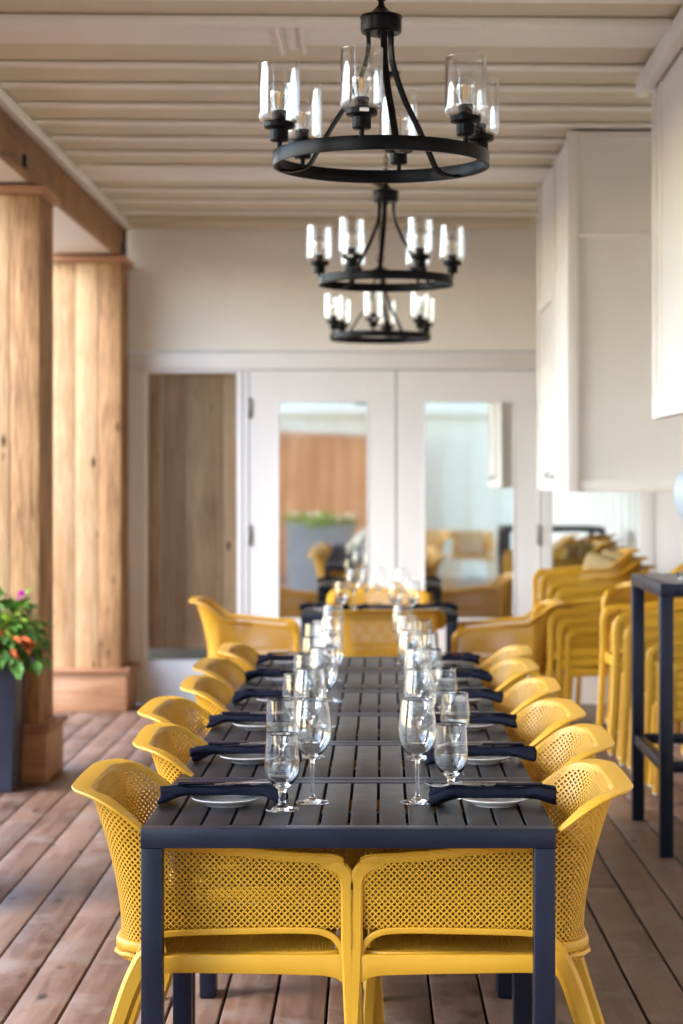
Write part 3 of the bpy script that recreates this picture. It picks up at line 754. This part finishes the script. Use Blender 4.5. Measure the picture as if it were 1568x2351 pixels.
# ------------------------------------------------------------------ chandeliers
def make_chandelier(label):
    t = thing('chandelier', label, 'chandelier', (0, 0, 0), 0, 'black ring chandeliers in a row')   # local z = 0 at the ring centre
    bm = bmesh.new(); R = .290
    lathe(bm, [(R - .006, -.0185), (R, -.0185), (R + .0005, -.0165), (R + .0005, .0165), (R, .0185), (R - .006, .0185), (R - .0065, .0165), (R - .0065, -.0165)], 96, close=True)
    link('ring', bm, 'black', t, smooth=True, auto=50)
    hz = .340
    bm = lathe(bmesh.new(), [(0, hz), (.050, hz), (.054, hz + .003), (.055, hz + .006), (.055, hz + .040), (.0575, hz + .042), (.056, hz + .047), (.030, hz + .056), (.016, hz + .068), (.009, hz + .076), (.007, hz + .09), (0, hz + .09)], 40)
    lathe(bm, [(0, hz - .012), (.009, hz - .012), (.011, hz - .006), (.011, hz), (0, hz)], 16)
    hub = link('hub', bm, 'black', t, smooth=True, auto=35)
    for k in range(3):
        a = radians(-98 + 120 * k); c, s = cos(a), sin(a)
        q = [(.036, hz + .003), (.036, hz - .035), (.046, hz - .085), (.085, hz - .165), (.135, hz - .235), (.180, .035), (.205, -.002), (.235, -.014), (.262, -.0155), (.284, -.013)]
        path = curve([(r * c, r * s, z) for r, z in q], 5)
        bm = bmesh.new(); bar(bm, path, .018, .008, Vector((-s, c, 0)), ch=.3)
        link('arm', bm, 'black', t, smooth=True, auto=35)
    for k in range(6):
        a = radians(-120 + 60 * k); c = (R * cos(a) * .985, R * sin(a) * .985, .0185)
        bm = lathe(bmesh.new(), [(0, -.004), (.007, -.004), (.007, .014), (.022, .016), (.0245, .019), (.0245, .045), (.027, .048), (.038, .050), (.0405, .053), (.0405, .064), (.038, .066), (.018, .066), (.018, .086), (.0195, .087), (.0195, .096), (0, .096)], 32, c)
        h = link('lamp_holder', bm, 'black', t, smooth=True, auto=35)
        if k == 0:
            bm = bmesh.new(); mt = Matrix.Translation((c[0], c[1], 0)) @ Matrix.Rotation(radians(-120 + 20), 4, 'Z')
            box(bm, .0400, .0412, -.012, .012, .0725, .0815, mt); st = link('sticker', bm, 'sticker', h)
        zb = .064; sh = .157; r = .0545; th = .0024
        prof = [(.0165, zb), (.040, zb), (.049, zb + .004), (r - .001, zb + .012), (r, zb + .022), (r, zb + .028), (r, zb + sh - .004), (r, zb + sh - .001), (r - th / 2, zb + sh), (r - th, zb + sh - .001), (r - th, zb + sh - .004), (r - th, zb + .029), (r - th, zb + .023), (r - th - .002, zb + .014), (.047, zb + .0075), (.039, zb + .0035), (.0165, zb + .0035)]
        bm = lathe(bmesh.new(), prof, 48, c, close=True); link('glass_shade', bm, 'thin', h, smooth=True, auto=60)
        bt_ = zb + .030
        bo = [(.0125, bt_), (.0135, bt_ + .008), (.018, bt_ + .020), (.0235, bt_ + .034), (.0262, bt_ + .050), (.0245, bt_ + .064), (.019, bt_ + .074), (.010, bt_ + .0805), (0, bt_ + .082)]
        bi = [(0, bt_ + .081), (.0095, bt_ + .0795), (.0182, bt_ + .0732), (.0237, bt_ + .0635), (.0254, bt_ + .050), (.0227, bt_ + .0343), (.0172, bt_ + .0204), (.0127, bt_ + .008), (.0117, bt_)]
        bm = lathe(bmesh.new(), bo + bi, 32, c, close=False); link('bulb', bm, 'thin', h, smooth=True)
        bm = bmesh.new()
        for da in (.6, 2.2, 3.8, 5.4):
            x0, y0 = c[0] + .0055 * cos(da), c[1] + .0055 * sin(da)
            tube(bm, [(x0, y0, c[2] + bt_ + .016), (x0 + .0015 * cos(da), y0 + .0015 * sin(da), c[2] + bt_ + .054)], .0013, 6)
        link('filament', bm, 'led', h)
        bm = bmesh.new(); tube(bm, [(c[0], c[1], c[2] + bt_ - .002), (c[0], c[1], c[2] + bt_ + .052)], .0022, 8, [.006, .0018]); link('bulb_stem', bm, 'bulbpost', h)
    # loop and chain up to the ceiling board
    bm = bmesh.new(); zc = hz + .088
    lz = zc; i = 0; zt = .897
    while lz < zt - .015:
        a, b = (.021, .026) if i == 0 else (.0085, .0175)
        pts = []
        for k in range(16):
            w = 2 * pi * k / 16; u, v = a * cos(w), b * sin(w)
            pts.append((u, 0, lz + b + v) if i % 2 == 0 else (0, u, lz + b + v))
        tube(bm, pts, .0032 if i == 0 else .0022, 6, closed=True); lz += 2 * b - .0055; i += 1
    link('chain', bm, 'black', t, smooth=True)
    bm = bmesh.new(); tube(bm, [(.003 * sin(k * 1.3), .003 * cos(k * 1.1), zc + k * .05) for k in range(11)], .0022, 6); link('cord', bm, 'black', t, smooth=True)
    bm = lathe(bmesh.new(), [(0, zt), (0, zt - .03), (.02, zt - .028), (.06, zt - .006), (.062, zt), ], 32); link('ceiling_rose', bm, 'black', t, smooth=True)
    return t
c1 = make_chandelier('nearest black ring chandelier, the largest in view, over the long table'); c1.location = (0, 5.36, 2.372); c1.rotation_euler.z = radians(20)
c2 = copy_tree(c1, 'middle black ring chandelier hanging between the other two', (.020, 8.58, 2.372), radians(0))
c3 = copy_tree(c1, 'farthest black ring chandelier, hanging lowest in view before the end wall', (-.005, 11.5, 2.345), radians(22))

# ------------------------------------------------------------------ navy planter with flowers
def leafs(bm, n, cx, cy, cz, rx, ry, rz_, ls, droop=.3):
    for _ in range(n):
        th = random.random() * 2 * pi; u = random.random() ** .5; v = random.uniform(-.6, 1)
        p = Vector((cx + rx * u * cos(th), cy + ry * u * sin(th), cz + rz_ * v * (1 - .5 * u)))
        d = Vector((cos(th) * u + random.uniform(-.5, .5), sin(th) * u + random.uniform(-.5, .5), random.uniform(-.5, .9) - droop * u)).normalized()
        s = d.cross(Vector((random.uniform(-.3, .3), random.uniform(-.3, .3), 1))).normalized(); up = s.cross(d)
        L = ls * random.uniform(.6, 1.4); w = L * random.uniform(.22, .36)
        a = bm.verts.new(p); b = bm.verts.new(p + d * L * .45 + s * w + up * L * .06); c = bm.verts.new(p + d * L * .5 - up * .02 * L); e = bm.verts.new(p + d * L * .45 - s * w + up * L * .06); f = bm.verts.new(p + d * L - up * L * .18)
        bm.faces.new((a, b, c)); bm.faces.new((a, c, e)); bm.faces.new((b, f, c)); bm.faces.new((c, f, e))
def flower(bm, c, r, n=60):
    for i in range(n):
        z = 1 - 2 * (i + .5) / n; a = i * 2.39996; q = math.sqrt(1 - z * z); d = Vector((q * cos(a), q * sin(a), z)); c = Vector(c)
        s = d.cross(Vector((0, .1, 1))).normalized() * r * .22
        v = [bm.verts.new(p) for p in (c + d * r * .35, c + d * r * .8 + s, c + d * r * 1.05, c + d * r * .8 - s)]; bm.faces.new(v)
pl = thing('planter', 'tall navy metal planter at the left photo edge beside a cedar pillar', 'planter', (-2.02, 9.83, 0))
bm = bmesh.new(); hb, ht, H = .225, .25, .68
secs = []
for z, h, hy in ((0, hb, .13), (.02, hb, .13), (H - .04, ht, .145), (H - .038, ht + .008, .153), (H, ht + .008, .153), (H, ht - .012, .133), (H - .06, ht - .02, .125)):
    secs.append([Vector((-h, -hy, z)), Vector((h, -hy, z)), Vector((h, hy, z)), Vector((-h, hy, z))])
sweep(bm, secs); link('tub', bm, 'planter', pl, bevel=.004)
bm = bmesh.new(); box(bm, -ht + .02, ht - .02, -.124, .124, H - .055, H - .03); link('soil', bm, 'soil', pl)
fp = thing('flowering_plant', 'bushy plant with green and orange leaves and magenta flowers in the navy planter', 'plant', (-2.0, 9.80, .65))
bm = bmesh.new(); leafs(bm, 800, 0, 0, .10, .35, .24, .15, .062, .6); leafs(bm, 160, .16, -.08, .02, .20, .16, .08, .07, 1.4); leafs(bm, 90, .12, 0, .22, .12, .1, .12, .08, 0); link('green_foliage', bm, 'leaf', fp)
bm = bmesh.new(); leafs(bm, 85, .15, -.17, .07, .14, .08, .09, .065, 1.0); link('orange_foliage', bm, 'leafo', fp)
bm = bmesh.new(); leafs(bm, 110, .02, -.08, .16, .3, .16, .12, .07, .4); link('lime_foliage', bm, 'leafy', fp)
def stem(a, b, fl, r, mat):
    bm = bmesh.new(); a = Vector(a); b = Vector(b); m_ = (a + b) / 2 + Vector((.015, 0, .02)); tube(bm, curve([a, m_, b], 5), .003, 6); s = link('flower_stem', bm, 'leaf', fp)
    bm = bmesh.new(); flower(bm, b, r); f = link('flower_head', bm, mat, s)
stem((.20, 0, .05), (wx(50, 9.8) + 2.0, 0, wz(1371, 9.8) - .65), 0, .036, 'magenta')
stem((.20, -.1, .05), (wx(76, 9.7) + 2.0, -.12, wz(1518, 9.7) - .65), 0, .022, 'mauve')
stem((.30, -.05, .05), (wx(58, 9.7) + 2.0, -.12, wz(1478, 9.7) - .65), 0, .015, 'mauve')
stem((0, -.1, .05), (-.02, -.1, .27), 0, .028, 'whitep')

# ------------------------------------------------------------------ things behind the camera, seen in the door glass
fn = thing('cedar_fence', 'orange cedar board fence reflected in the left glass door', 'fence', (-5, -5.0, -.42))
bm = bmesh.new()
for i in range(34): box(bm, -3 + i * .25, -3 + i * .25 + .243, 0, .02, 0, 2.66 + random.uniform(-.004, .004))
link('fence_boards', bm, 'fence', fn, bevel=.003)
bm = bmesh.new(); box(bm, -3.02, 5.52, -.03, .05, 2.668, 2.71); link('fence_rail', bm, 'fence', fn)
sh = thing('pale_building', 'pale green sided building reflected in the right glass door', 'building', (3.2, -5.6, -.42))
bm = bmesh.new(); box(bm, -9.5, 3, -2, 0, 0, 4.3); link('wall', bm, 'siding', sh)  # wall lengthened and raised behind the fence to block bright sky
bm = bmesh.new()
for i in range(27): box(bm, -9.4 + i * .45, -9.36 + i * .45, -.001, .03, 0, 4.2)
box(bm, -9.5, 3.1, .0305, .09, 3.02, 3.12); link('siding_trim', bm, 'siding', sh, bevel=.003)
g2 = thing('grey_planter', 'pale grey planter trough with flowers reflected in the left glass door', 'planter', (-.86, -1.55, 0))
bm = bmesh.new(); secs = [[Vector((-w, -d, z)), Vector((w, -d, z)), Vector((w, d, z)), Vector((-w, d, z))] for z, w, d in ((0, .44, .2), (.88, .47, .22), (.90, .48, .23), (.90, .45, .2), (.84, .45, .2))]
sweep(bm, secs); link('tub', bm, 'greyplanter', g2, bevel=.004)
g3 = thing('trough_flowers', 'white and yellow flowers in the grey planter trough', 'plant', (-.86, -1.55, .86))
bm = bmesh.new(); leafs(bm, 420, 0, 0, .07, .48, .2, .12, .09, .3); link('green_foliage', bm, 'leafy', g3)
bm = bmesh.new()
for _ in range(22): flower(bm, (random.uniform(-.45, .45), random.uniform(-.1, .2), random.uniform(.10, .2)), .035, 30)
link('flower_heads', bm, 'whitep', g3)
chair('yellow armchair behind the camera, left one reflected in the right glass door', .62, -1.2, pi / 2 + .2, 0, 'chairs reflected in the door glass')
chair('yellow armchair behind the camera, right one reflected in the right glass door', 1.30, -1.35, pi / 2 - .1, 0, 'chairs reflected in the door glass')

# ------------------------------------------------------------------ light, sky, camera
w = bpy.data.worlds.new('World'); S.world = w; w.use_nodes = True; nt = w.node_tree
sky = nt.nodes.new('ShaderNodeTexSky'); sky.sky_type = 'NISHITA'; sky.sun_disc = False
EL, AZ = radians(38), radians(252)        # azimuth from +Y (view direction) clockwise
sky.sun_elevation = EL; sky.sun_rotation = AZ; sky.air_density = 1.0; sky.dust_density = 1.0; sky.ozone_density = 1.0
bg = nt.nodes['Background']; bg.inputs['Strength'].default_value = .15
hs = nt.nodes.new('ShaderNodeHueSaturation'); hs.inputs['Saturation'].default_value = 1.05
nt.links.new(sky.outputs[0], hs.inputs['Color']); nt.links.new(hs.outputs[0], bg.inputs['Color'])
sl = bpy.data.lights.new('Sun', 'SUN'); sl.energy = .5; sl.angle = radians(30); sl.color = (1, .96, .91)
so = bpy.data.objects.new('Sun', sl); COL.objects.link(so)
dirv = Vector((sin(AZ) * cos(EL), cos(AZ) * cos(EL), sin(EL)))
so.rotation_euler = dirv.to_track_quat('Z', 'Y').to_euler(); so.location = dirv * 30
cam = bpy.data.cameras.new('Camera'); co = bpy.data.objects.new('Camera', cam); COL.objects.link(co)
co.location = (0, 0, CH); co.rotation_euler = (pi / 2, 0, 0)
cam.sensor_fit = 'VERTICAL'; cam.sensor_height = 36; cam.sensor_width = 24; cam.lens = F / 2351 * 36
cam.shift_x = (784 - VX) / 2351; cam.shift_y = (HY - 1175.5) / 2351
cam.clip_start = .05; cam.clip_end = 1500
cam.dof.use_dof = True; cam.dof.focus_distance = 4.72; cam.dof.aperture_fstop = 3.6
S.camera = co
vs = S.view_settings; vs.view_transform = 'Standard'; vs.look = 'None'; vs.gamma = 1; vs.exposure = 3.1; vs.use_curve_mapping = False
cy = S.cycles
cy.use_denoising = True; cy.max_bounces = 14; cy.transmission_bounces = 14; cy.glossy_bounces = 6; cy.diffuse_bounces = 6; cy.transparent_max_bounces = 16
cy.caustics_reflective = False; cy.caustics_refractive = False; cy.sample_clamp_indirect = 8
S.render.use_persistent_data = False
